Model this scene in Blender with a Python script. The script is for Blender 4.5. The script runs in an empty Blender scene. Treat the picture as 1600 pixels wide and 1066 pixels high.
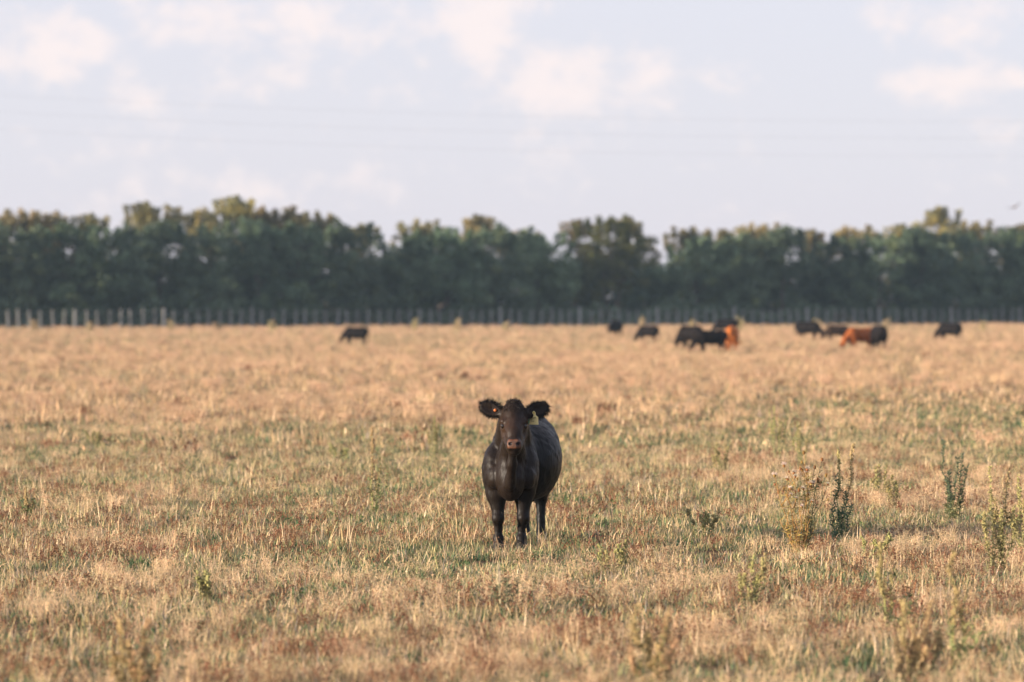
import bpy, math, random
import numpy as np
from mathutils import Vector, Matrix

# ------------------------------------------------------------------ camera, sky, sun, exposure
SC = bpy.context.scene
FPX = 6000.0; EYE = 1.88; HOR = 470.0          # focal length and horizon in photo pixels (1600 wide), eye height in metres
cam_d = bpy.data.cameras.new('camera'); cam = bpy.data.objects.new('camera', cam_d)
SC.collection.objects.link(cam); SC.camera = cam
cam_d.sensor_width = 36; cam_d.lens = 135; cam_d.clip_start = 0.1; cam_d.clip_end = 6000
cam.location = (0, 0, EYE)
cam.rotation_euler = (math.radians(90) - math.atan((533 - HOR) / FPX), 0, 0)
cam_d.dof.use_dof = True; cam_d.dof.focus_distance = 28.9; cam_d.dof.aperture_fstop = 2.5
SUN_EL = math.radians(9.0); SUN_FRONT = math.radians(19)      # sun low on the left, a little behind the camera
to_sun = Vector((-math.cos(SUN_FRONT) * math.cos(SUN_EL), -math.sin(SUN_FRONT) * math.cos(SUN_EL), math.sin(SUN_EL)))
W = bpy.data.worlds.new('World'); SC.world = W; W.use_nodes = True
SUN_ROT = math.atan2(to_sun.x, to_sun.y)
SKY_STRENGTH = 0.14; SUN_POWER = 5.0; EXPOSURE = 1.22
sun_d = bpy.data.lights.new('sun', 'SUN'); sun_d.energy = SUN_POWER; sun_d.angle = math.radians(0.6); sun_d.color = (1.0, 0.79, 0.57)
sun = bpy.data.objects.new('sun', sun_d); SC.collection.objects.link(sun)
sun.rotation_euler = to_sun.to_track_quat('Z', 'Y').to_euler(); sun.location = (-60, -20, 40)
SC.view_settings.view_transform = 'Standard'; SC.view_settings.look = 'None'
SC.view_settings.exposure = EXPOSURE; SC.view_settings.gamma = 1; SC.view_settings.use_curve_mapping = False
SC.render.engine = 'CYCLES'; SC.cycles.max_bounces = 6; SC.cycles.diffuse_bounces = 3; SC.cycles.glossy_bounces = 2; SC.cycles.transmission_bounces = 3

def build_world():
    nt = W.node_tree; N = nt.nodes; L = nt.links; N.clear()
    out = N.new('ShaderNodeOutputWorld'); bg = N.new('ShaderNodeBackground'); bg.inputs['Strength'].default_value = SKY_STRENGTH
    sky = N.new('ShaderNodeTexSky'); sky.sky_type = 'NISHITA'; sky.sun_disc = False
    sky.sun_elevation = SUN_EL; sky.sun_rotation = SUN_ROT; sky.altitude = 50
    sky.air_density = 1.0; sky.dust_density = 1.2; sky.ozone_density = 3.0
    tc = N.new('ShaderNodeTexCoord')
    def math_(op, a, b=None):
        m = N.new('ShaderNodeMath'); m.operation = op
        for i, v in enumerate((a, b)):
            if v is None: continue
            if isinstance(v, (int, float)): m.inputs[i].default_value = v
            else: L.new(v, m.inputs[i])
        return m.outputs[0]
    def stretched(sx, sz):
        mp = N.new('ShaderNodeMapping'); mp.inputs['Scale'].default_value = (sx, sx, sz); L.new(tc.outputs['Generated'], mp.inputs['Vector']); return mp.outputs[0]
    n1 = N.new('ShaderNodeTexNoise'); n1.inputs['Scale'].default_value = 1; n1.inputs['Detail'].default_value = 6; n1.inputs['Roughness'].default_value = .55
    L.new(stretched(26, 44), n1.inputs['Vector'])
    n2 = N.new('ShaderNodeTexNoise'); n2.inputs['Scale'].default_value = 1; n2.inputs['Detail'].default_value = 5; n2.inputs['Roughness'].default_value = .6
    L.new(stretched(90, 120), n2.inputs['Vector'])
    # cloud banks at their bearings: (x, y, half width, half height, weight) in photo pixels turned into directions
    banks = [(95, 88, 75, 45, .8), (20, 95, 40, 45, .6), (285, 66, 60, 30, .8), (190, 115, 40, 30, .5), (385, 95, 75, 55, .8), (470, 35, 190, 45, .75),
             (620, 40, 110, 35, .6), (760, 25, 75, 60, .9), (775, 100, 50, 50, .6), (850, 125, 70, 50, 1.0), (820, 180, 70, 35, .5),
             (1010, 138, 55, 30, .75), (1485, 132, 85, 30, .85), (1580, 122, 40, 18, .7), (1395, 32, 60, 16, .5), (1540, 35, 110, 45, .5),
             (640, 150, 70, 18, .35), (225, 155, 40, 18, .45), (320, 292, 75, 26, .5), (580, 285, 80, 30, .45), (1560, 245, 70, 40, .45), (1150, 120, 90, 60, .3)]
    tot = None
    for (px, py, hw, hh, wt) in banks:
        d = Vector(((px - 800) / FPX, 1, (HOR - py) / FPX)).normalized()
        mp = N.new('ShaderNodeMapping'); sx = FPX / (hw * 1.2); sz = FPX / (hh * 1.2)
        mp.inputs['Scale'].default_value = (sx, sx * .3, sz); mp.inputs['Location'].default_value = (-d.x * sx, -d.y * sx * .3, -d.z * sz)
        L.new(tc.outputs['Generated'], mp.inputs['Vector'])
        ln = N.new('ShaderNodeVectorMath'); ln.operation = 'LENGTH'; L.new(mp.outputs[0], ln.inputs[0])
        mr = N.new('ShaderNodeMapRange'); mr.interpolation_type = 'SMOOTHSTEP'
        mr.inputs[1].default_value = 1.7; mr.inputs[2].default_value = .2; mr.inputs[3].default_value = 0; mr.inputs[4].default_value = wt
        L.new(ln.outputs['Value'], mr.inputs[0])
        tot = mr.outputs[0] if tot is None else math_('MAXIMUM', tot, mr.outputs[0])
    dens = math_('ADD', math_('ADD', math_('MULTIPLY', n1.outputs[0], .9), math_('MULTIPLY', n2.outputs[0], 1.15)), math_('MULTIPLY', tot, .48))
    mr = N.new('ShaderNodeMapRange'); mr.interpolation_type = 'SMOOTHSTEP'
    mr.inputs[1].default_value = 1.07; mr.inputs[2].default_value = 1.58; mr.inputs[3].default_value = 0; mr.inputs[4].default_value = .75
    L.new(dens, mr.inputs[0])
    # thin high veil everywhere: pale grey-lavender cloud sheet
    veil = N.new('ShaderNodeMix'); veil.data_type = 'RGBA'; veil.inputs['Factor'].default_value = .84
    L.new(sky.outputs[0], veil.inputs['A']); veil.inputs['B'].default_value = VEIL
    cl = N.new('ShaderNodeMix'); cl.data_type = 'RGBA'; L.new(mr.outputs[0], cl.inputs['Factor'])
    L.new(veil.outputs['Result'], cl.inputs['A']); cl.inputs['B'].default_value = CLOUD
    L.new(cl.outputs['Result'], bg.inputs['Color']); L.new(bg.outputs[0], out.inputs['Surface'])
VEIL = (2.56, 2.44, 2.76, 1); CLOUD = (3.25, 2.84, 2.74, 1)
build_world()

# ------------------------------------------------------------------ helpers
rad_ = math.radians
rng = np.random.default_rng(7); random.seed(7)
COL = SC.collection
def at(px, py_ground=None, d=None, z=0.0):
    """point on flat ground seen at a photo pixel, or at distance d"""
    if d is None: d = EYE * FPX / (py_ground - HOR)
    return Vector(((px - 800) / FPX * d, d, z))
def mesh_from(name, V, F, cols=None, smooth=False, attr='Col'):
    """V (n,3); F list of equal- or mixed-length index lists / array"""
    me = bpy.data.meshes.new(name)
    V = np.asarray(V, dtype=np.float32)
    if isinstance(F, np.ndarray):
        k = F.shape[1]; me.vertices.add(len(V)); me.vertices.foreach_set('co', V.ravel())
        me.loops.add(F.size); me.loops.foreach_set('vertex_index', F.astype(np.int32).ravel())
        me.polygons.add(len(F)); me.polygons.foreach_set('loop_start', np.arange(0, F.size, k, dtype=np.int32))
        me.update(calc_edges=True); me.validate()
    else:
        me.from_pydata([tuple(v) for v in V], [], F); me.update()
    if cols is not None:
        a = me.color_attributes.new(attr, 'FLOAT_COLOR', 'POINT')
        c = np.ones((len(V), 4), dtype=np.float32); c[:, :3] = cols; a.data.foreach_set('color', c.ravel())
    me.polygons.foreach_set('use_smooth', np.full(len(me.polygons), bool(smooth)))
    return me
def obj(name, me, mat=None, parent=None, link=True):
    o = bpy.data.objects.new(name, me)
    if mat is not None and me is not None and not me.materials: me.materials.append(mat)
    if link: COL.objects.link(o)
    if parent is not None: o.parent = parent
    return o
def tag(o, label, cat, group=None):
    o['label'] = label; o['category'] = cat
    if group: o['group'] = group
    return o
def thing(name, loc, label, cat, group=None, rz=0, s=1):
    o = obj(name, None); o.location = loc; o.rotation_euler = (0, 0, rz); o.scale = (s, s, s)
    return tag(o, label, cat, group)
class MB:
    def __init__(self): self.V = []; self.F = []; self.C = []; self.n = 0
    def add(self, V, F, c=(1, 1, 1)):
        V = np.asarray(V, dtype=np.float32); self.V.append(V); self.F += [[i + self.n for i in f] for f in F]
        cc = np.asarray(c, dtype=np.float32); self.C.append(np.broadcast_to(cc, (len(V), 3)) if cc.ndim == 1 else cc); self.n += len(V)
    def tube(self, pts, rad, seg=6, c=(1, 1, 1), cap=True):
        P = np.asarray(pts, dtype=float); n = len(P)
        rad = np.broadcast_to(np.asarray(rad, dtype=float), (n,))
        T = np.gradient(P, axis=0); T /= np.linalg.norm(T, axis=1)[:, None] + 1e-9
        up = np.array([0, 0, 1.0]) if abs(T[0, 2]) < .9 else np.array([1.0, 0, 0])
        A = np.cross(T, up); A /= np.linalg.norm(A, axis=1)[:, None] + 1e-9; B = np.cross(T, A)
        th = np.linspace(0, 2 * math.pi, seg, endpoint=False)
        V = P[:, None, :] + rad[:, None, None] * (np.cos(th)[None, :, None] * A[:, None, :] + np.sin(th)[None, :, None] * B[:, None, :])
        F = [[i * seg + j, i * seg + (j + 1) % seg, (i + 1) * seg + (j + 1) % seg, (i + 1) * seg + j] for i in range(n - 1) for j in range(seg)]
        if cap: F += [list(range(seg))[::-1], [(n - 1) * seg + j for j in range(seg)]]
        self.add(V.reshape(-1, 3), F, c)
    def ball(self, c0, r, c=(1, 1, 1), nu=6, nv=4, jit=0.0):
        r = np.broadcast_to(np.asarray(r, float), (3,)); V = [(0, 0, -1)]
        for i in range(1, nv):
            ph = -math.pi / 2 + math.pi * i / nv
            V += [(math.cos(ph) * math.cos(2 * math.pi * j / nu), math.cos(ph) * math.sin(2 * math.pi * j / nu), math.sin(ph)) for j in range(nu)]
        V.append((0, 0, 1)); V = np.array(V)
        if jit: V = V * (1 + rng.normal(0, jit, (len(V), 1)))
        F = [[0, 1 + (j + 1) % nu, 1 + j] for j in range(nu)]
        for i in range(nv - 2):
            a = 1 + i * nu; F += [[a + j, a + (j + 1) % nu, a + nu + (j + 1) % nu, a + nu + j] for j in range(nu)]
        a = 1 + (nv - 2) * nu; F += [[a + j, a + (j + 1) % nu, len(V) - 1] for j in range(nu)]
        self.add(V * r + np.asarray(c0), F, c)
    def blade(self, p, ang, lean, h, w, c, bend=1.0, tipc=None):
        """grass blade: base p, azimuth ang, lean angle, length h, width w"""
        d = np.array([math.cos(ang), math.sin(ang), 0]); s = np.array([-math.sin(ang), math.cos(ang), 0]) * w / 2
        p = np.asarray(p, float)
        l1 = lean; l2 = lean + bend * .5
        m = p + h * .5 * (d * math.sin(l1) + np.array([0, 0, math.cos(l1)]))
        t = m + h * .5 * (d * math.sin(l2) + np.array([0, 0, math.cos(l2)]))
        cc = np.array([c, c, c, c, tipc if tipc is not None else c])
        self.add([p - s, p + s, m + s * .8, m - s * .8, t], [[0, 1, 2, 3], [3, 2, 4]], cc)
    def leaf(self, p, d, L, w, c, up=None):
        """pointed leaf folded a little along its rib"""
        d = np.asarray(d, float); d /= np.linalg.norm(d) + 1e-9
        r = rng.normal(0, 1, 3) if up is None else np.asarray(up, float)
        s = np.cross(d, r); s /= np.linalg.norm(s) + 1e-9; nrm = np.cross(s, d)
        p = np.asarray(p, float)
        self.add([p, p + d * L * .45 + s * w / 2 + nrm * w * .15, p + d * L, p + d * L * .45 - s * w / 2 + nrm * w * .15], [[0, 1, 2], [0, 2, 3]], c)
    def mesh(self, name, smooth=False):
        return mesh_from(name, np.concatenate(self.V), self.F, np.concatenate(self.C), smooth)

def mat_attr(name, rough=.8, trans=0.0, vary=.25, spec=.2, huevary=0.03, noise=None, tint=(1, 1, 1)):
    m = bpy.data.materials.new(name); m.use_nodes = True; nt = m.node_tree; N = nt.nodes; L = nt.links; N.clear()
    out = N.new('ShaderNodeOutputMaterial'); at_ = N.new('ShaderNodeVertexColor'); at_.layer_name = 'Col'
    oi = N.new('ShaderNodeObjectInfo')
    hs = N.new('ShaderNodeHueSaturation')
    mr = N.new('ShaderNodeMapRange'); mr.inputs[3].default_value = 1 - vary; mr.inputs[4].default_value = 1 + vary; L.new(oi.outputs['Random'], mr.inputs[0]); L.new(mr.outputs[0], hs.inputs['Value'])
    mh = N.new('ShaderNodeMapRange'); mh.inputs[3].default_value = .5 - huevary; mh.inputs[4].default_value = .5 + huevary
    fr = N.new('ShaderNodeMath'); fr.operation = 'FRACT'; ml = N.new('ShaderNodeMath'); ml.operation = 'MULTIPLY'; ml.inputs[1].default_value = 17.31
    L.new(oi.outputs['Random'], ml.inputs[0]); L.new(ml.outputs[0], fr.inputs[0]); L.new(fr.outputs[0], mh.inputs[0]); L.new(mh.outputs[0], hs.inputs['Hue'])
    L.new(at_.outputs[0], hs.inputs['Color']); col = hs.outputs[0]
    if noise:
        tcn = N.new('ShaderNodeTexCoord'); nz = N.new('ShaderNodeTexNoise'); nz.inputs['Scale'].default_value = noise; nz.inputs['Detail'].default_value = 4
        L.new(tcn.outputs['Object'], nz.inputs['Vector'])
        h2 = N.new('ShaderNodeHueSaturation'); m2 = N.new('ShaderNodeMapRange'); m2.inputs[1].default_value = .3; m2.inputs[2].default_value = .7; m2.inputs[3].default_value = .6; m2.inputs[4].default_value = 1.35
        L.new(nz.outputs[0], m2.inputs[0]); L.new(m2.outputs[0], h2.inputs['Value']); L.new(col, h2.inputs['Color']); col = h2.outputs[0]
    pb = N.new('ShaderNodeBsdfPrincipled'); pb.inputs['Roughness'].default_value = rough; pb.inputs['Specular IOR Level'].default_value = spec
    L.new(col, pb.inputs['Base Color'])
    if trans > 0:
        tr = N.new('ShaderNodeBsdfTranslucent'); L.new(col, tr.inputs['Color'])
        mx = N.new('ShaderNodeMixShader'); mx.inputs[0].default_value = trans; L.new(pb.outputs[0], mx.inputs[1]); L.new(tr.outputs[0], mx.inputs[2]); L.new(mx.outputs[0], out.inputs['Surface'])
    else: L.new(pb.outputs[0], out.inputs['Surface'])
    return m
M_GRASS = mat_attr('grass_blades', .75, .22, .22, .15, .012)
M_LEAF = mat_attr('weed_leaves', .7, .30, .15, .25)
M_STEM = mat_attr('weed_stems', .8, 0, .12, .2, noise=30)
M_SEED = mat_attr('seed_heads', .9, .2, .12, .1)
M_TREE = mat_attr('tree_leaves', .6, .32, .25, .3, .02)
M_BARK = mat_attr('bark', .9, 0, .15, .1, noise=8)
M_WOOD = mat_attr('weathered_wood', .85, 0, .22, .15, noise=12)
M_WIRE = mat_attr('wire_metal', .5, 0, .1, .5)
M_PLASTIC = mat_attr('tag_plastic', .45, .15, 0, .4, 0)
M_BIRD = mat_attr('feathers', .8, 0, 0, .2, 0, noise=20)

def mat_ground():
    m = bpy.data.materials.new('field_soil'); m.use_nodes = True; nt = m.node_tree; N = nt.nodes; L = nt.links
    pb = N['Principled BSDF']; pb.inputs['Roughness'].default_value = .95; pb.inputs['Specular IOR Level'].default_value = .05
    tc = N.new('ShaderNodeTexCoord')
    def nz(scale, det):
        n = N.new('ShaderNodeTexNoise'); n.inputs['Scale'].default_value = scale; n.inputs['Detail'].default_value = det; L.new(tc.outputs['Object'], n.inputs['Vector']); return n.outputs[0]
    r1 = N.new('ShaderNodeValToRGB'); e = r1.color_ramp.elements
    e[0].position = .35; e[0].color = (.075, .052, .034, 1); e[1].position = .68; e[1].color = (.24, .165, .10, 1)
    x = e.new(.5); x.color = (.14, .10, .062, 1)
    L.new(nz(.18, 6), r1.inputs[0])
    r2 = N.new('ShaderNodeValToRGB'); e = r2.color_ramp.elements; e[0].position = .3; e[0].color = (.5, .5, .5, 1); e[1].position = .7; e[1].color = (1.4, 1.3, 1.2, 1)
    L.new(nz(14, 5), r2.inputs[0])
    mx = N.new('ShaderNodeMix'); mx.data_type = 'RGBA'; mx.blend_type = 'MULTIPLY'; mx.inputs['Factor'].default_value = 1
    L.new(r1.outputs[0], mx.inputs['A']); L.new(r2.outputs[0], mx.inputs['B']); L.new(mx.outputs['Result'], pb.inputs['Base Color'])
    bp = N.new('ShaderNodeBump'); bp.inputs['Strength'].default_value = .6; bp.inputs['Distance'].default_value = .05; L.new(nz(25, 4), bp.inputs['Height']); L.new(bp.outputs[0], pb.inputs['Normal'])
    return m

# ------------------------------------------------------------------ ground
def build_ground():
    xs = np.concatenate([np.linspace(-3000, -100, 12), np.linspace(-80, 80, 81), np.linspace(100, 3000, 12)])
    ys = np.concatenate([np.linspace(-1500, -30, 8), np.linspace(-20, 340, 181), np.linspace(380, 5000, 14)])
    X, Y = np.meshgrid(xs, ys, indexing='ij'); Z = np.zeros_like(X)
    V = np.stack([X, Y, Z], -1).reshape(-1, 3); ny = len(ys)
    i, j = np.meshgrid(np.arange(len(xs) - 1), np.arange(ny - 1), indexing='ij'); a = (i * ny + j).ravel()
    F = np.stack([a, a + ny, a + ny + 1, a + 1], 1)
    g = obj('ground', mesh_from('ground', V, F), mat_ground()); g['kind'] = 'structure'
    return g
build_ground()

# ------------------------------------------------------------------ tree belt and fence: one line that runs away to the right
SL = .558
def row_point(px, k):
    t = (px - 800) / FPX; x = t * (250 + k + SL * 33) / (1 - SL * t); return Vector((x, 250 + k + SL * (x + 33), 0))
ROW = Vector((1, SL, 0)).normalized()

def crown_mesh(seed, W_, H, base, green, gold=False, dens=1.0, squash=1.0):
    """leaf clumps spread through an uneven crown of width W_, from base to H"""
    r = np.random.default_rng(seed); n_cl = int(185 * dens)
    cz = (H + base) / 2; rz = (H - base) / 2
    # a few big lobes give the uneven outline
    lobes = []
    for i in range(8):
        a = r.uniform(0, 2 * math.pi); q = r.uniform(.3, .72); zz = r.uniform(-.72, .62)
        lobes.append((q * math.cos(a) * W_ / 2, q * math.sin(a) * W_ / 2, cz + zz * rz, r.uniform(.36, .56)))
    lobes.append((0, 0, cz + .45 * rz, .5))
    cen = []
    for i in range(n_cl):
        lx, ly, lz, lr = lobes[r.integers(len(lobes))]
        d = r.normal(0, 1, 3); d /= np.linalg.norm(d); q = r.uniform(.45, 1.0) ** .6 * lr
        p = np.array([lx + d[0] * q * W_ / 2 * 1.05, ly + d[1] * q * W_ / 2 * 1.05, lz + d[2] * q * rz * 1.05])
        if p[2] < base * .8: p[2] = base * .8 + r.uniform(0, .3)
        p[2] = min(p[2], H - .2)
        cen.append(p)
    cen = np.array(cen); nl = 58
    if True:      # thin shoots that stand out of the top
        sh = []
        for i in range(16):
            a = r.uniform(0, 6.283); q = r.uniform(0, .42) * W_; z0 = H * r.uniform(.82, .95)
            for j in range(3): sh.append((q * math.cos(a) * (1 + .04 * j), q * math.sin(a) * (1 + .04 * j), z0 + .36 * j))
        cen = np.concatenate([cen, np.array(sh)]); n_cl = len(cen)
    base_c = np.repeat(cen, nl, 0); N_ = len(base_c)
    rr = r.uniform(.35, .75, n_cl)
    rr[-48:] = r.uniform(.12, .28, 48)
    rad = np.repeat(rr, nl)
    off = r.normal(0, 1, (N_, 3)); off *= (rad * r.uniform(.2, 1, N_) / (np.linalg.norm(off, axis=1) + 1e-9))[:, None]
    off[:, 2] *= .7
    # sprays that poke out of the top
    P = base_c + off
    d1 = r.normal(0, 1, (N_, 3)); d1[:, 2] -= .3; d1 /= np.linalg.norm(d1, axis=1)[:, None]
    d2 = np.cross(d1, r.normal(0, 1, (N_, 3))); d2 /= np.linalg.norm(d2, axis=1)[:, None]
    L_ = r.uniform(.14, .30, N_)[:, None]; w_ = L_ * .6
    V = np.stack([P, P + d1 * L_ * .5 + d2 * w_ * .5, P + d1 * L_, P + d1 * L_ * .5 - d2 * w_ * .5], 1).reshape(-1, 3)
    F = np.arange(N_ * 4).reshape(-1, 4)
    cl_tone = np.repeat(r.uniform(.7, 1.35, n_cl), nl); lf = r.uniform(.75, 1.25, N_)
    g = np.array(green)[None, :] * (cl_tone * lf)[:, None]
    yel = np.repeat(r.random(n_cl) < (.5 if gold else .1), nl)
    g[yel] = g[yel] * np.array([1.25, 1.12, .85])
    return mesh_from('crown', V, F, np.repeat(g, 4, 0)), cen

def trunk_mesh(seed, H, base, cen, r0=.16, fork=False):
    r = np.random.default_rng(seed + 500); mb = MB(); c = (.12, .10, .085)
    top = np.array([r.normal(0, .25), r.normal(0, .25), H * .78])
    def limb(a, b, ra, rb, wob=.12, n=5):
        t = np.linspace(0, 1, n)[:, None]; P = a * (1 - t) + b * t; P[1:-1] += r.normal(0, wob, (n - 2, 3)); P[0] = a
        mb.tube(P, np.linspace(ra, rb, n), 6, c); return P
    if fork:
        limb(np.array([0, 0, -.1]), np.array([-.35, 0, H * .7]), r0 * .9, .05, .05); limb(np.array([0.12, 0, -.1]), np.array([1.5, .2, H * .62]), r0, .06, .05)
        src = np.array([[0, 0, 1.5], [.5, .1, 1.8], [-.2, 0, 2.5], [.9, .1, 2.6]])
    else: src = limb(np.array([0, 0, -.1]), top, r0, .04, .1, 7)[1:]
    for p in cen[r.permutation(len(cen))[:16]]:
        s = src[np.argmin(np.abs(src[:, 2] - (p[2] - .9)) + r.uniform(0, .3, len(src)))]
        limb(s, p, r0 * .32, .015, .12, 4)
    return mb.mesh('trunk', True)

G_DARK = (.100, .150, .098); G_MID = (.115, .172, .105); G_OLIVE = (.235, .22, .105)
protos = {}
def tree_proto(kind):
    if kind in protos: return protos[kind]
    k = dict(wide=(11, 6.6, 7.0, .5, G_DARK, False, 1.0), round=(12, 6.0, 6.6, .5, G_MID, False, 1.0), tall=(13, 5.4, 7.4, .6, G_DARK, False, 1.0),
             low=(14, 6.2, 6.0, .4, G_MID, False, 1.0), gold=(15, 4.6, 8.2, 1.6, G_OLIVE, True, .75), spare=(16, 4.6, 8.0, 2.0, G_OLIVE, True, .55),
             airy=(17, 7.0, 7.6, 1.7, (.075, .095, .036), True, .85), brush=(18, 4.4, 4.6, .2, G_DARK, False, .8))[kind]
    cr, cen = crown_mesh(*k[:7]); tr = trunk_mesh(k[0], k[2], k[3], cen, .17 if kind != 'airy' else .14, kind == 'airy')
    cr.materials.append(M_TREE); tr.materials.append(M_BARK); protos[kind] = (cr, tr, float(max(v.co.z for v in cr.vertices)) - .25); return protos[kind]
ORD = ['first', 'second', 'third', 'fourth', 'fifth', 'sixth', 'seventh', 'eighth', 'ninth', 'tenth', 'eleventh', 'twelfth', 'thirteenth', 'fourteenth',
       'fifteenth', 'sixteenth', 'seventeenth', 'eighteenth', 'nineteenth', 'twentieth', 'twenty-first', 'twenty-second', 'twenty-third', 'twenty-fourth', 'twenty-fifth',
       'twenty-sixth', 'twenty-seventh', 'twenty-eighth', 'twenty-ninth', 'thirtieth', 'thirty-first', 'thirty-second', 'thirty-third', 'thirty-fourth']
def place_tree(kind, px, top_py, k, label, group, rz, name='tree', sx=1.0):
    cr, tr, H = tree_proto(kind); p = row_point(px, k)
    h = EYE + (HOR - top_py) / FPX * p.y
    t = thing(name, p, label, 'tree', group, rz); s = h / H
    t.scale = (s * sx, s * sx, s)
    obj('crown', cr, None, t); obj('trunk', tr, None, t); return t
# front row: (photo x, photo y of the top, kind)
front = [(-95, 352, 'wide'), (-20, 350, 'tall'), (48, 352, 'wide'), (118, 350, 'round'), (185, 349, 'wide'), (252, 345, 'tall'), (325, 352, 'wide'), (402, 342, 'tall'), (470, 350, 'round'), (540, 346, 'wide'),
         (640, 368, 'low'), (700, 356, 'round'), (768, 350, 'wide'), (835, 364, 'low'), (950, 338, 'airy'), (1090, 372, 'low'), (1150, 365, 'round'), (1225, 354, 'tall'), (1300, 368, 'wide'),
         (1372, 366, 'round'), (1440, 356, 'tall'), (1512, 360, 'wide'), (1575, 357, 'round'), (1650, 358, 'wide'), (1720, 352, 'tall')]
r_ = random.Random(3); vis = 0
look = dict(wide='broad dark green tree', tall='tall dark green tree', round='rounded mid green tree', low='low bushy green tree', airy='open green tree with golden top and forked grey trunk')
for (px, ty, kd) in front:
    if -60 < px < 1640:
        lab = look[kd] + (' behind the fence' if kd == 'airy' else f', {ORD[vis]} from the left in the shaded front row behind the fence'); vis += 1
    else: lab = look[kd] + (' just outside the left edge of the front row' if px < 0 else (' just past the right edge of the front row' if px < 1700 else ' outermost right of the front row'))
    place_tree(kd, px, ty, 6 + r_.uniform(-.8, 1.2), lab, 'shaded front row of the tree belt', r_.uniform(0, 6.28) if kd != 'airy' else 0)
back = [(-60, 335, 'gold'), (18, 328, 'spare'), (75, 332, 'spare'), (145, 336, 'gold'), (230, 318, 'gold'), (303, 326, 'spare'), (372, 309, 'gold'), (428, 324, 'spare'), (482, 332, 'spare'), (565, 352, 'gold'), (660, 345, 'spare'),
        (742, 338, 'gold'), (810, 360, 'spare'), (905, 345, 'gold'), (985, 342, 'gold'), (1075, 356, 'spare'), (1130, 360, 'gold'), (1188, 350, 'spare'), (1270, 360, 'gold'), (1335, 354, 'spare'),
        (1410, 352, 'gold'), (1468, 325, 'gold'), (1520, 346, 'spare'), (1600, 352, 'gold'), (1680, 345, 'spare')]
vis = 0
for (px, ty, kd) in back:
    if -30 < px < 1630:
        lab = ('sunlit golden tree top' if kd == 'gold' else 'thin pale golden tree top') + f' above the belt, {ORD[vis]} from the left in the back row'; vis += 1
    else: lab = 'golden tree just outside the ' + ('left' if px < 0 else 'right') + ' edge of the back row'
    place_tree(kd, px, ty, 14 + r_.uniform(-1, 2), lab, 'sunlit back row of the tree belt', r_.uniform(0, 6.28))
# bushy saplings between the rows close the view under the crowns
for i, px in enumerate(np.arange(-80, 1700, 62)):
    p = row_point(px + r_.uniform(-18, 18), 10.5); cr, tr, H = tree_proto('brush')
    t = thing('sapling', p, f'dark sapling filling the gap between tree rows, {ORD[i]} from the left', 'sapling', 'saplings between the two tree rows', r_.uniform(0, 6.28), r_.uniform(.8, 1.0))
    obj('crown', cr, None, t); obj('trunk', tr, None, t)
def undergrowth():
    r = np.random.default_rng(21); n = 60000
    s = r.uniform(-48, 100, n); k = r.uniform(3.5, 12.5, n); z = r.random(n) ** 1.2 * (1.5 + .7 * np.sin(s * .9) * np.sin(s * .37 + 1))
    x = s; y = 250 + k + SL * (x + 33)
    P = np.stack([x, y, np.abs(z)], 1)
    d1 = r.normal(0, 1, (n, 3)); d1[:, 2] = np.abs(d1[:, 2]); d1 /= np.linalg.norm(d1, axis=1)[:, None]
    d2 = np.cross(d1, r.normal(0, 1, (n, 3))); d2 /= np.linalg.norm(d2, axis=1)[:, None]
    L_ = r.uniform(.2, .45, n)[:, None]; w = L_ * .5
    V = np.stack([P, P + d1 * L_ * .5 + d2 * w * .5, P + d1 * L_, P + d1 * L_ * .5 - d2 * w * .5], 1).reshape(-1, 3)
    c = np.array(G_DARK)[None] * r.uniform(.7, 1.5, (n, 1)); c = np.repeat(c, 4, 0)
    o = obj('undergrowth', mesh_from('undergrowth', V, np.arange(n * 4).reshape(-1, 4), c), M_TREE)
    o['kind'] = 'stuff'; tag(o, 'dark leafy undergrowth at the foot of the tree belt', 'undergrowth')
undergrowth()

def build_fence():
    root = thing('fence', row_point(-80, 0), 'long grey post and wire fence along the foot of the trees', 'fence')
    def stake(w, h, seed):
        r = np.random.default_rng(seed); mb = MB(); n = 4
        V = []; 
        for i, z in enumerate(np.linspace(-.15, h, n)):
            o = r.normal(0, .008, 2); ww = w * (1 - .08 * i / n)
            V += [(sx * ww / 2 + o[0], sy * ww / 2 * .8 + o[1], z) for sx, sy in ((-1, -1), (1, -1), (1, 1), (-1, 1))]
        F = [[i * 4 + j, i * 4 + (j + 1) % 4, i * 4 + 4 + (j + 1) % 4, i * 4 + 4 + j] for i in range(n - 1) for j in range(4)] + [[3, 2, 1, 0], [12, 13, 14, 15]]
        mb.add(V, F, (.29, .295, .30)); return mb.mesh('stake')
    thick = [stake(.14, 1.36, s) for s in (1, 2)]; thin = [stake(.08, 1.28, s) for s in (3, 4, 5)]
    r = random.Random(5); n = 132; step = .80
    for i in range(n):
        big = i % 8 == 3
        o = obj('post' if big else 'batten', r.choice(thick if big else thin), M_WOOD, root)
        o.location = ROW * (step * i + r.uniform(-.07, .07)); o.rotation_euler = (r.gauss(0, .03), r.gauss(0, .035), math.atan(SL) + r.gauss(0, .1)); o.scale = (1, 1, r.uniform(.94, 1.05))
    for z in (.25, .45, .66, .88, 1.12):
        mb = MB(); P = [ROW * (step * n * t) + Vector((0, -.05, z)) for t in np.linspace(0, 1, 40)]
        mb.tube([tuple(p) for p in P], .004, 4, (.35, .35, .36)); obj('wire', mb.mesh('wire'), M_WIRE, root)
build_fence()

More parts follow.
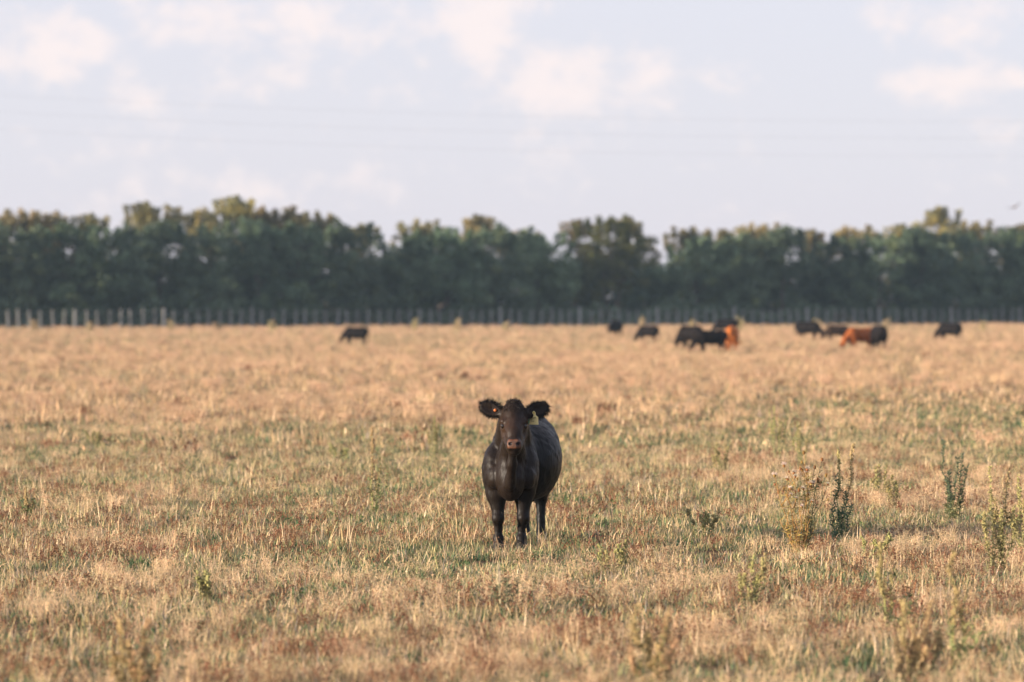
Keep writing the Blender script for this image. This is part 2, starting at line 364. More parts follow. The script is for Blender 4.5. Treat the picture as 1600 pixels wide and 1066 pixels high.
# ------------------------------------------------------------------ animals: smooth blended volumes meshed as one continuous skin
class Field:
    def __init__(self, lo, hi, h):
        self.lo = np.array(lo, float); self.h = h
        self.n = np.ceil((np.array(hi) - self.lo) / h).astype(int) + 1
        self.F = np.full(self.n, .2, dtype=np.float32)
    def _block(self, lo, hi):
        a = np.maximum(np.floor((np.array(lo) - self.lo) / self.h).astype(int), 0); b = np.minimum(np.ceil((np.array(hi) - self.lo) / self.h).astype(int) + 1, self.n)
        if np.any(b <= a): return None, None
        sl = tuple(slice(int(a[i]), int(b[i])) for i in range(3))
        g = [self.lo[i] + self.h * np.arange(a[i], b[i]) for i in range(3)]
        return sl, np.stack(np.meshgrid(*g, indexing='ij'), -1).astype(np.float32)
    def _mix(self, sl, d, k, sub=False):
        f = self.F[sl]
        if sub:
            d = -d; t = np.clip(.5 - .5 * (d - f) / k, 0, 1); self.F[sl] = d * (1 - t) + f * t + k * t * (1 - t)   # smooth max
            return
        t = np.clip(.5 + .5 * (f - d) / k, 0, 1); self.F[sl] = f * (1 - t) + d * t - k * t * (1 - t)
    def cone(self, a, ra, b, rb, k=.04):
        a = np.array(a, np.float32); b = np.array(b, np.float32); m = max(ra, rb) + k * 1.5 + .05
        sl, P = self._block(np.minimum(a, b) - m, np.maximum(a, b) + m)
        if sl is None: return
        ab = b - a; t = np.clip(((P - a) @ ab) / (ab @ ab), 0, 1)
        d = np.linalg.norm(P - a - t[..., None] * ab, axis=-1) - (ra + (rb - ra) * t); self._mix(sl, d, k)
    def chain(self, pts, k=.03):
        for (a, b) in zip(pts[:-1], pts[1:]): self.cone(a[:3], a[3], b[:3], b[3], k)
    def ell(self, c, r, k=.04, R=None, sub=False):
        c = np.array(c, np.float32); r = np.array(r, np.float32); m = (max(r) if R is not None else r) + k * 1.5 + .05
        sl, P = self._block(c - m, c + m)
        if sl is None: return
        Q = P - c
        if R is not None: Q = Q @ np.array(R, np.float32)
        k0 = np.linalg.norm(Q / r, axis=-1); k1 = np.linalg.norm(Q / (r * r), axis=-1) + 1e-6
        self._mix(sl, k0 * (k0 - 1) / k1, k, sub)
    def mesh(self):
        F = self.F; ins = F < 0; nx, ny, nz = F.shape
        cor = [(i, j, k) for i in (0, 1) for j in (0, 1) for k in (0, 1)]
        cnt = sum(ins[i:nx - 1 + i, j:ny - 1 + j, k:nz - 1 + k].astype(np.int8) for i, j, k in cor)
        act = (cnt > 0) & (cnt < 8); idx = np.argwhere(act); ids = np.full(act.shape, -1, np.int64); ids[act] = np.arange(len(idx))
        val = np.stack([F[idx[:, 0] + i, idx[:, 1] + j, idx[:, 2] + k] for i, j, k in cor], 1); C = np.array(cor, float)
        S = np.zeros((len(idx), 3)); n = np.zeros(len(idx))
        for a in range(8):
            for b in range(a + 1, 8):
                if np.abs(C[a] - C[b]).sum() != 1: continue
                m = (val[:, a] < 0) != (val[:, b] < 0); t = val[:, a] / (val[:, a] - val[:, b] + 1e-12)
                S += np.where(m[:, None], C[a] + t[:, None] * (C[b] - C[a]), 0); n += m
        V = self.lo + self.h * (idx + S / n[:, None]); Q = []
        for ax in range(3):
            s0 = [slice(None)] * 3; s1 = [slice(None)] * 3; s0[ax] = slice(0, -1); s1[ax] = slice(1, None)
            A = ins[tuple(s0)]; B = ins[tuple(s1)]; e = np.argwhere(A != B); u, v = [i for i in range(3) if i != ax]
            e = e[(e[:, u] > 0) & (e[:, v] > 0) & (e[:, u] < F.shape[u] - 1) & (e[:, v] < F.shape[v] - 1)]
            def cell(du, dv): q = e.copy(); q[:, u] -= du; q[:, v] -= dv; return ids[q[:, 0], q[:, 1], q[:, 2]]
            q = np.stack([cell(1, 1), cell(0, 1), cell(0, 0), cell(1, 0)], 1)
            fl = A[e[:, 0], e[:, 1], e[:, 2]]
            if ax == 1: fl = ~fl
            q[~fl] = q[~fl][:, ::-1]; Q.append(q)
        return V, np.concatenate(Q)
def normals(V, F):
    n = np.cross(V[F[:, 2]] - V[F[:, 0]], V[F[:, 3]] - V[F[:, 1]]); N_ = np.zeros_like(V)
    for j in range(4): np.add.at(N_, F[:, j], n)
    return N_ / (np.linalg.norm(N_, axis=1)[:, None] + 1e-9)

def mat_coat(name, sheen=.0, spec=.15, rough=.46):
    m = bpy.data.materials.new(name); m.use_nodes = True; nt = m.node_tree; N = nt.nodes; L = nt.links
    pb = N['Principled BSDF']; pb.inputs['Roughness'].default_value = rough; pb.inputs['Specular IOR Level'].default_value = spec; pb.inputs['Specular Tint'].default_value = (.80, .88, 1, 1)
    pb.inputs['Sheen Weight'].default_value = sheen; pb.inputs['Sheen Roughness'].default_value = .4; pb.inputs['Sheen Tint'].default_value = (.7, .65, .6, 1)
    a = N.new('ShaderNodeVertexColor'); a.layer_name = 'Col'; tc = N.new('ShaderNodeTexCoord'); mp = N.new('ShaderNodeMapping'); mp.inputs['Scale'].default_value = (45, 45, 9)
    L.new(tc.outputs['Object'], mp.inputs['Vector'])
    nz = N.new('ShaderNodeTexNoise'); nz.inputs['Scale'].default_value = 1; nz.inputs['Detail'].default_value = 4; L.new(mp.outputs[0], nz.inputs['Vector'])
    hs = N.new('ShaderNodeHueSaturation'); mr = N.new('ShaderNodeMapRange'); mr.inputs[1].default_value = .3; mr.inputs[2].default_value = .7; mr.inputs[3].default_value = .8; mr.inputs[4].default_value = 1.2
    L.new(nz.outputs[0], mr.inputs[0]); L.new(mr.outputs[0], hs.inputs['Value']); L.new(a.outputs[0], hs.inputs['Color']); L.new(hs.outputs[0], pb.inputs['Base Color'])
    bp = N.new('ShaderNodeBump'); bp.inputs['Strength'].default_value = .5; bp.inputs['Distance'].default_value = .012; L.new(nz.outputs[0], bp.inputs['Height']); L.new(bp.outputs[0], pb.inputs['Normal'])
    return m
M_COAT = mat_coat('coat'); M_HERD = mat_coat('herd_coat', 0, .08, .7); M_HAIR = mat_attr('hair', .5, .0, 0, .2, 0); 
M_EYE = mat_attr('eye', .08, 0, 0, .6, 0)
BLACK = np.array((.0040, .0040, .0046))

def build_main_calf():
    H = .0078
    f = Field((-.42, -.78, -.03), (.55, 1.35, 1.24), H)
    # --- trunk: chest, barrel (fuller on its left), rump; the hindquarters stand a little to the right of the chest
    f.ell((.01, .18, .67), (.158, .30, .29), .05)
    f.ell((.135, .60, .655), (.250, .46, .315), .08)
    f.ell((.16, .98, .77), (.185, .27, .225), .07)
    f.cone((.02, .12, .93), .07, (.15, 1.02, .94), .075, .07)           # backline
    f.ell((-.01, -.10, .555), (.115, .15, .185), .05)                   # brisket
    for s in (-1, 1):
        f.ell((-.01 + s * .132, .05, .600), (.084, .15, .195), .022)      # shoulder blades and points
        f.ell((-.005 + s * .118, -.06, .555), (.068, .085, .095), .018)
        f.ell((.155 + s * .13, .98, .66), (.095, .19, .22), .05)        # thighs
    f.cone((.01, .12, .80), .145, (.008, -.26, .985), .112, .07)         # neck
    f.cone((.0, -.05, .66), .11, (.012, -.34, .90), .07, .05)           # dewlap line under the neck
    f.chain([(.012, -.40, .82, .030), (.0, -.33, .66, .034), (-.012, -.24, .50, .04)], .03)   # loose dewlap fold
    # --- legs (front pair, then hind pair)
    for (x, kx, fx, y) in ((-.115, -.105, -.103, .0), (.088, .085, .072, .03)):
        f.chain([(x, y + .05, .60, .095), (x, y + .02, .42, .076), (kx, y + .0, .29, .047)], .035)
        f.ell((kx, y - .014, .24), (.048, .052, .056), .02)
        f.chain([(kx, y, .235, .040), (fx, y + .012, .16, .028), (fx, y + .012, .095, .029)], .02)
        f.ell((fx, y + .012, .085), (.041, .043, .036), .02)
        f.cone((fx, y + .01, .07), .036, (fx, y - .02, .012), .044, .015)
    for (x, fx, y) in ((.232, .226, .98), (.09, .105, 1.03)):
        f.chain([(x, y, .62, .11), (x, y - .03, .46, .082), (fx, y + .12, .34, .052)], .05)
        f.ell((fx, y + .125, .325), (.036, .052, .055), .03)
        f.chain([(fx, y + .12, .33, .042), (fx, y + .09, .16, .031), (fx, y + .08, .09, .036)], .02)
        f.cone((fx, y + .075, .07), .036, (fx, y + .04, .012), .045, .015)
    f.chain([(.16, 1.22, .93, .04), (.165, 1.28, .75, .026), (.165, 1.26, .45, .022), (.165, 1.25, .33, .035)], .03)   # tail
    # --- head, turned to the camera
    hx = .015
    f.ell((hx, -.36, 1.03), (.084, .125, .098), .05)
    f.cone((hx, -.385, 1.01), .088, (hx, -.535, .90), .064, .04)
    f.cone((hx, -.53, .90), .062, (hx, -.605, .815), .048, .03)
    f.ell((hx, -.385, 1.105), (.050, .045, .038), .04)                   # poll
    for s in (-1, 1):
        f.ell((hx + s * .064, -.40, .935), (.038, .095, .085), .03)     # cheek
        f.ell((hx + s * .080, -.448, .985), (.028, .045, .022), .018)   # brow
        f.cone((hx + s * .045, -.44, .87), .045, (hx + s * .028, -.58, .785), .030, .03)   # jaw
        f.ell((hx + s * .024, -.628, .818), (.030, .034, .040), .02)    # nostril wings
    f.ell((hx, -.615, .800), (.049, .045, .036), .02)
    f.ell((hx, -.59, .755), (.042, .042, .024), .018)                   # chin
    for s in (-1, 1):
        f.ell((hx + s * .029, -.668, .824), (.014, .022, .011), .007, sub=True)
        f.ell((hx + s * .098, -.490, .948), (.022, .026, .015), .012, sub=True)
    for s in (-1, 1): f.ell((hx + s * .098, -.545, .900), (.034, .075, .034), .02, sub=True)   # hollow below the eye
    f.ell((hx, -.66, .776), (.05, .025, .004), .006, sub=True)          # mouth line
    # ears: cupped leaves held out sideways
    ears = []
    for s, tilt in ((-1, .40), (1, .36)):
        a = np.array([s * math.cos(tilt), .10, math.sin(tilt)]); a /= np.linalg.norm(a)
        n = np.array([-s * .12, -.93, .10]); n -= a * (n @ a); n /= np.linalg.norm(n); u = np.cross(n, a)
        R = np.stack([a, n, u], 1); base = np.array([hx + s * .078, -.36, 1.03]); c = base + a * .105
        f.cone(base - a * .03, .036, base + a * .06, .030, .03)
        f.ell(c - a * .012, (.078, .021, .058), .02, R); f.ell(c + a * .028, (.058, .018, .048), .02, R)
        f.ell(c + n * .028 + a * .008, (.074, .022, .040), .012, R, sub=True)
        ears.append((s, a, n, u, c))
    V, F = f.mesh(); Nn = normals(V, F)
    # slight unevenness of muscle and hide
    w = np.sin(V @ np.array((31., 17., 9.)) + 2 * np.sin(V @ np.array((7., 19., 23.)))) * np.sin(V @ np.array((-13., 11., 37.)) + 1.5 * np.sin(V @ np.array((29., -8., 5.))))
    V = V + Nn * (w * .0028 * np.clip((V[:, 1] + .30) / .1, .2, 1) * np.clip((V[:, 2] - .3) / .2, .25, 1))[:, None]; Nn = normals(V, F)
    # --- body colours: black coat with brown face tint, sunlit tone painted on the front, flesh-brown nose, dark hooves
    col = np.tile(BLACK, (len(V), 1)); t = np.clip((V[:, 1] + .625) / -.02, 0, 1) * np.clip((V[:, 2] - .788) / .012, 0, 1) * np.clip((.858 - V[:, 2]) / .012, 0, 1) * np.clip((.052 - abs(V[:, 0] - hx)) / .010, 0, 1)
    nose = np.array((.095, .055, .042)); nose_n = rng.uniform(.8, 1.15, (len(V), 1)); col = col * (1 - t[:, None]) + nose * nose_n * t[:, None]
    nos = np.min([np.linalg.norm((V - np.array((hx + s * .029, -.655, .824))) / np.array((.016, .03, .013)), axis=1) for s in (-1, 1)], 0) < 1.1
    col[nos] = (.012, .008, .008)
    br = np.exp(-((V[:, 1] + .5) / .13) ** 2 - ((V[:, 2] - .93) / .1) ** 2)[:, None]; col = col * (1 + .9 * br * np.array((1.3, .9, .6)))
    # sunlit brown painted into the coat colour on face, chest and forelegs
    lit_brown = (np.clip((.16 - V[:, 1]) / .3, 0, 1) * (1 - t))[:, None]; col = col * (1 + lit_brown * np.array((2.4, 1.3, .5)))
    col[V[:, 2] < .05] = (.03, .026, .022)
    root = thing('calf', at(800, 859), 'black calf standing alone in front, facing the camera with tagged ears', 'calf')
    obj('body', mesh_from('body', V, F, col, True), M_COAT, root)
    # --- hair: short coat, poll tuft, ear fringes
    r = np.random.default_rng(5)
    def hair(name, P, D, L_, w, c):
        n = len(P); D = D / (np.linalg.norm(D, axis=1)[:, None] + 1e-9); S = np.cross(D, r.normal(0, 1, (n, 3))); S /= np.linalg.norm(S, axis=1)[:, None] + 1e-9
        Vv = np.stack([P - S * w / 2, P + S * w / 2, P + D * L_[:, None]], 1).reshape(-1, 3)
        o = obj(name, mesh_from(name, Vv, np.arange(n * 3).reshape(-1, 3), np.repeat(c, 3, 0)), M_HAIR, root); return o
    ok = np.where((V[:, 2] > .12) & ~((V[:, 1] < -.58) & (V[:, 2] > .76)) & (np.linalg.norm(V - np.array((hx - .085, -.48, .95)), axis=1) > .03) & (np.linalg.norm(V - np.array((hx + .085, -.48, .95)), axis=1) > .03))[0]
    i = r.choice(ok, 5000); g = np.stack([np.zeros(len(i)), .6 + 0 * V[i, 0], -.9 + 0 * V[i, 0]], 1) + r.normal(0, .25, (len(i), 3))
    g -= Nn[i] * np.sum(g * Nn[i], 1)[:, None]
    hair('coat_hair', V[i], g + Nn[i] * .22, r.uniform(.014, .026, len(i)), .0022, col[i] * r.uniform(.85, 1.25, (len(i), 1)))
    pi = r.choice(np.where((V[:, 2] > 1.06) & (abs(V[:, 0] - hx) < .075) & (V[:, 1] < -.33))[0], 700)
    D = Nn[pi] * .35 + np.array((0, -.5, .35)) + r.normal(0, .5, (len(pi), 3)); D[:, 2] = np.where(V[pi, 2] < 1.115, -.6, D[:, 2])
    hair('poll_tuft', V[pi], D, r.uniform(.010, .030, len(pi)), .0035, np.array((.020, .0135, .0095)) * r.uniform(.6, 1.6, (len(pi), 1)))
    for (s, a, n, u, c) in ears:
        q = (V - c); la = q @ a; lu = q @ u; m = ((la / .098) ** 2 + (lu / .056) ** 2 > .55) & ((la / .11) ** 2 + (lu / .062) ** 2 < 1.3) & (abs(q @ n) < .04) & (la > -.07)
        e = r.choice(np.where(m)[0], 900); D = (a * la[e][:, None] / .098 ** 2 + u * lu[e][:, None] / .056 ** 2); D /= np.linalg.norm(D, axis=1)[:, None]
        D = D + r.normal(0, .35, D.shape) + np.array((0, 0, -.35)); hair('ear_fringe', V[e], D, r.uniform(.010, .036, len(e)) * np.where(lu[e] < 0, 1.4, .8), .0035, BLACK * r.uniform(.7, 1.8, (len(e), 1)))
    for s in (-1, 1):
        mb = MB(); mb.ball((hx + s * .081, -.474, .948), .0195, (.012, .009, .008), 14, 10); obj('eye', mb.mesh('eye', True), M_EYE, root)
    # --- ear tags
    s, a, n, u, c = ears[1]; p = c - a * .035 - u * .012 + n * .018
    mb = MB(); out_ = [(-.011, 0), (-.012, -.018), (-.032, -.030), (-.036, -.082), (.034, -.082), (.032, -.030), (.012, -.018), (.011, 0), (0, .010)]
    nn = len(out_); pts = [np.array((x, -.004, z)) for x, z in out_] + [np.array((x, .003, z)) for x, z in out_]
    RT = np.array(Matrix.Rotation(rad_(-32), 3, 'Z')); mb.add([p + RT @ (q * 1.1) for q in pts], [list(range(nn)), list(range(nn, 2 * nn))[::-1]] + [[j, nn + j, nn + (j + 1) % nn, (j + 1) % nn] for j in range(nn)], (.82, .72, .36))
    tg = obj('ear_tag', mb.mesh('ear_tag'), M_PLASTIC, root); tg['label'] = 'pale yellow plastic tag in the ear on the right'
    mb = MB(); mb.tube([p + np.array((0, -.012, -.002)), p + np.array((0, -.004, -.002))], (.008, .009), 10, (.55, .42, .12)); obj('tag_button', mb.mesh('tag_button'), M_PLASTIC, tg)
    mb = MB()
    for (x0, z0, w_, h_) in ((-.020, -.040, .007, .030), (-.020, -.068, .026, .006), (.010, -.045, .006, .028), (-.005, -.040, .014, .006)):
        mb.add([p + RT @ np.array((x, -.0062, z)) for x, z in ((x0, z0), (x0 + w_, z0), (x0 + w_, z0 + h_ * .4), (x0, z0 + h_ * .4))], [[0, 1, 2, 3]], (.10, .09, .05))
    obj('tag_marking', mb.mesh('tag_marking'), M_PLASTIC, tg)
    mb = MB(); q = p + np.array((-.045, .014, -.048)); mb.add([q, q + np.array((.022, 0, 0)), q + np.array((.026, .002, -.036)), q + np.array((-.008, .002, -.034)), q + np.array((0, .004, 0)), q + np.array((.022, .004, 0)), q + np.array((.026, .006, -.036)), q + np.array((-.008, .006, -.034))],
        [[3, 2, 1, 0], [4, 5, 6, 7], [0, 1, 5, 4], [1, 2, 6, 5], [2, 3, 7, 6], [3, 0, 4, 7]], (.16, .32, .20)); tb = obj('tag_back', mb.mesh('tag_back'), M_PLASTIC, tg)
    s, a, n, u, c = ears[0]; p = c - a * .035 - u * .004 + n * .016
    mb = MB(); mb.tube([p, p - np.array((0, .008, 0)), p - np.array((0, .012, 0))], (.010, .011, .005), 12, (.62, .17, .035))
    tg2 = obj('ear_tag', mb.mesh('ear_tag_round'), M_PLASTIC, root); tg2['label'] = 'small orange button tag in the ear on the left'
    return root
build_main_calf()

def herd_mesh(pose, seed):
    """whole animal, local frame: head towards -X; returns a mesh with length about 1.75 m"""
    r = np.random.default_rng(seed); j = lambda s: r.normal(0, s)
    f = Field((-1.35, -.45, -.03), (.85, .45, 1.35), .022)
    f.ell((-.35, 0, .74), (.33, .20, .29), .06); f.ell((.05, 0, .70), (.46, .255, .30), .08); f.ell((.42, 0, .78), (.28, .205, .25), .07)
    f.cone((-.42, 0, .95), .07, (-.1, 0, .92), .08, .07); f.cone((-.1, 0, .92), .08, (.45, 0, .95), .07, .07); f.ell((-.52, 0, .58), (.16, .12, .18), .06)
    for s in (-1, 1):
        f.ell((-.36, s * .14, .68), (.17, .09, .23), .05); f.ell((.44, s * .13, .68), (.18, .10, .24), .05)
        dx = j(.05)
        f.chain([(-.40, s * .13, .6, .09), (-.40 + dx * .4, s * .12, .40, .07), (-.40 + dx, s * .12, .25, .048), (-.40 + dx, s * .12, .09, .034), (-.42 + dx, s * .12, .015, .045)], .03)
        dx = j(.07)
        f.chain([(.42, s * .13, .6, .12), (.38 + dx * .4, s * .13, .46, .085), (.52 + dx, s * .13, .34, .05), (.48 + dx, s * .13, .09, .034), (.45 + dx, s * .13, .015, .046)], .035)
    f.chain([(.66, 0, .95, .04), (.73, 0, .78, .025), (.72, 0, .45, .022), (.72, 0, .32, .035)], .03)
    if pose == 'graze': neck = [(-.45, 0, .80, .19), (-.72, .02, .58, .125), (-.86, .03, .38, .10)]; hd = np.array((-.88, .03, .33)); dr = np.array((-.35, .02, -.94))
    elif pose == 'low': neck = [(-.45, 0, .82, .19), (-.75, .03, .74, .13), (-.92, .04, .62, .105)]; hd = np.array((-.95, .04, .60)); dr = np.array((-.72, .05, -.70))
    else: neck = [(-.42, 0, .82, .19), (-.66, .05, 1.0, .13), (-.76, .08, 1.08, .105)]; hd = np.array((-.80, .09, 1.08)); dr = np.array((-.82, .1, -.55))
    dr = dr / np.linalg.norm(dr); f.chain(neck, .06)
    f.ell(hd, (.11, .10, .10), .05); f.cone(hd, .095, hd + dr * .22, .07, .04); f.cone(hd + dr * .2, .068, hd + dr * .31, .058, .03)
    for s in (-1, 1):
        f.cone(hd + np.array((.03, s * .08, .04)), .03, hd + np.array((.06, s * .21, .04)), .045, .02)
    V, F = f.mesh(); return V, F
HERD = {p: [herd_mesh(p, s) for s in ss] for p, ss in dict(graze=(1, 2, 3), low=(4,), stand=(5,)).items()}
def herd_calf(px, base_py, h, pose, var, rz, coat, label):
    V, F = HERD[pose][var]; c = np.tile(np.array(coat), (len(V), 1)) * rng.uniform(.85, 1.15, (len(V), 1))
    o = obj('calf', mesh_from('calf_body', V, F, c, True), M_HERD); o.location = at(px, base_py); s = h / .97
    o.scale = (s, s, s); o.rotation_euler = (0, 0, rz); tag(o, label, 'calf', 'calves grazing in the far herd'); return o
K1 = (.007, .005, .005); RED = (.36, .115, .028); RD2 = (.26, .078, .022); BRN = (.035, .022, .016)
R = math.radians
herd_calf(556, 541, .74, 'graze', 0, R(-18), K1, 'black calf grazing by itself on the far left of the herd')
herd_calf(963, 529, .84, 'low', 0, R(68), K1, 'small black calf seen end-on near the forked tree trunk')
herd_calf(1013, 537, .74, 'graze', 1, R(-35), K1, 'black calf grazing to the left, right of the end-on calf by the forked trunk')
herd_calf(1079, 548, .88, 'graze', 2, R(-50), K1, 'black calf grazing at the left of the tight group with the orange calf')
herd_calf(1112, 554, .80, 'graze', 0, R(14), K1, 'black calf in front of the tight group, its rump touching the orange calf')
herd_calf(1136, 526, .86, 'graze', 1, R(-10), K1, 'dark calf farthest back, standing behind the orange calf')
herd_calf(1144, 551, .90, 'graze', 1, R(-100), RED, 'bright orange-red calf seen from behind')
herd_calf(1262, 534, .88, 'graze', 2, R(150), K1, 'black calf with its head lowered to the right, left of the red-brown one')
herd_calf(1308, 536, .74, 'graze', 0, R(10), BRN, 'dark brown-black calf grazing just left of and behind the red calf')
herd_calf(1345, 550, .84, 'graze', 2, R(25), RD2, 'red-brown calf grazing with its muzzle down to the left')
herd_calf(1373, 551, .92, 'graze', 1, R(-80), K1, 'black calf seen from behind, standing against the red-brown calf')
herd_calf(1484, 536, .84, 'graze', 0, R(-38), K1, 'black calf alone at the right of the herd')

# ------------------------------------------------------------------ grass
def tuft(kind, seed, wide=1.0):
    r = np.random.default_rng(seed); mb = MB(); U = r.uniform
    straw = np.array((.58, .435, .245)); pink = np.array((.58, .41, .255)); pale = np.array((.72, .57, .38)); green = np.array((.088, .160, .082)); yg = np.array((.32, .32, .15)); rust = np.array((.20, .105, .065)); grey = np.array((.26, .23, .20))
    if wide > 1.2: straw, pink, pale, yg = straw * (.88, .83, .84), pink * (.92, .83, .86), pale * (.85, .81, .82), yg * .85
    def blades(n, rad, h0, h1, w, cols, lean=.45, bend=.8):
        for _ in range(n):
            a = U(0, 6.283); q = rad * math.sqrt(U()); c = cols[r.integers(len(cols))] * U(.45, 1.45)
            mb.blade((q * math.cos(a), q * math.sin(a), -.01), U(0, 6.283), abs(r.normal(0, lean)), U(h0, h1), w * wide * U(.7, 1.3), c, U(-.2, bend) * 1.5, c * U(.9, 1.25))
    if kind == 'straw':
        blades(30, .14, .06, .20, .0078, [straw, straw, pink, pale, yg, grey], .7, 1.2); blades(14, .13, .04, .10, .008, [green])
    elif kind == 'green':
        blades(40, .13, .05, .14, .0085, [green, green, yg, green * .7], .6); blades(12, .12, .06, .18, .0065, [straw, pale], .6)
    elif kind == 'rust':
        blades(16, .12, .06, .15, .005, [straw, pink, grey]); 
        for _ in range(9):
            a = U(0, 6.283); q = .11 * math.sqrt(U()); p = np.array((q * math.cos(a), q * math.sin(a), 0)); t = p + np.array((r.normal(0, .05), r.normal(0, .05), U(.09, .22)))
            mb.tube([p, (p + t) / 2 + r.normal(0, .01, 3), t], (.002 * wide, .0018 * wide, .001), 3, (.38, .20, .11), False)
            for _ in range(r.integers(4, 9)):
                k = U(.55, 1.0); mb.ball(p + (t - p) * k + r.normal(0, .010, 3), U(.0035, .0075) * wide, rust * U(.6, 1.5), 4, 3)
    elif kind == 'airy':
        blades(10, .10, .07, .16, .004, [straw, pink])
        for _ in range(7):
            a = U(0, 6.283); q = .08 * math.sqrt(U()); p = np.array((q * math.cos(a), q * math.sin(a), 0)); t = p + np.array((r.normal(0, .04), r.normal(0, .04), U(.15, .27)))
            mb.tube([p, t], (.0018 * wide, .001), 3, pale, False)
            for _ in range(16):
                k = U(.4, 1.0); b = p + (t - p) * k; d = r.normal(0, 1, 3); d[2] = abs(d[2]) * .7; d /= np.linalg.norm(d); mb.leaf(b, d, U(.03, .08), .0022 * wide, pink * U(.9, 1.25)); mb.leaf(b + d * U(.03, .07), d, .010 * wide, .006 * wide, pale * U(.85, 1.1))
    elif kind == 'stalk':
        blades(9, .10, .16, .36, .006, [straw, pale, pale], .4, .6); blades(20, .12, .05, .14, .007, [straw, yg, pink, green], .5)
    elif kind == 'litter':
        for _ in range(26):
            a = U(0, 6.283); q = .14 * math.sqrt(U()); mb.blade((q * math.cos(a), q * math.sin(a), U(0, .05)), U(0, 6.283), U(.9, 1.5), U(.08, .22), .005 * wide * U(.7, 1.3), [straw, pink, grey, pale][r.integers(4)] * U(.7, 1.2), .3)
        blades(14, .12, .05, .11, .005, [straw, grey, yg])
    elif kind == 'broad':
        for _ in range(26):
            a = U(0, 6.283); q = .10 * math.sqrt(U()); d = np.array((math.cos(a), math.sin(a), U(.3, 1.2))); mb.leaf((q * math.cos(a), q * math.sin(a), U(0, .06)), d, U(.03, .075), U(.010, .022), np.array((.10, .16, .06)) * U(.7, 1.4))
        blades(12, .12, .06, .16, .005, [straw, yg])
    return mb.mesh('tuft_' + kind)
KINDS = ['straw'] * 4 + ['green'] * 3 + ['rust'] * 3 + ['airy'] * 2 + ['stalk'] * 2 + ['litter'] * 2 + ['broad'] * 1
def tuft_collection(cname, wide, seed):
    col = bpy.data.collections.new(cname)
    for i, k in enumerate(KINDS):
        me = tuft(k, seed + i, wide); me.materials.append(M_GRASS); o = bpy.data.objects.new(f'{cname}_{i:02d}', me); col.objects.link(o)
    return col
def smooth_noise(P, scale, seed):
    """value noise on the ground plane"""
    r = np.random.default_rng(seed); T = r.random((256, 256)); q = P / scale; i = np.floor(q).astype(int); fr = q - i; fr = fr * fr * (3 - 2 * fr)
    g = lambda a, b: T[(i[:, 0] + a) % 256, (i[:, 1] + b) % 256]
    return (g(0, 0) * (1 - fr[:, 0]) + g(1, 0) * fr[:, 0]) * (1 - fr[:, 1]) + (g(0, 1) * (1 - fr[:, 0]) + g(1, 1) * fr[:, 0]) * fr[:, 1]
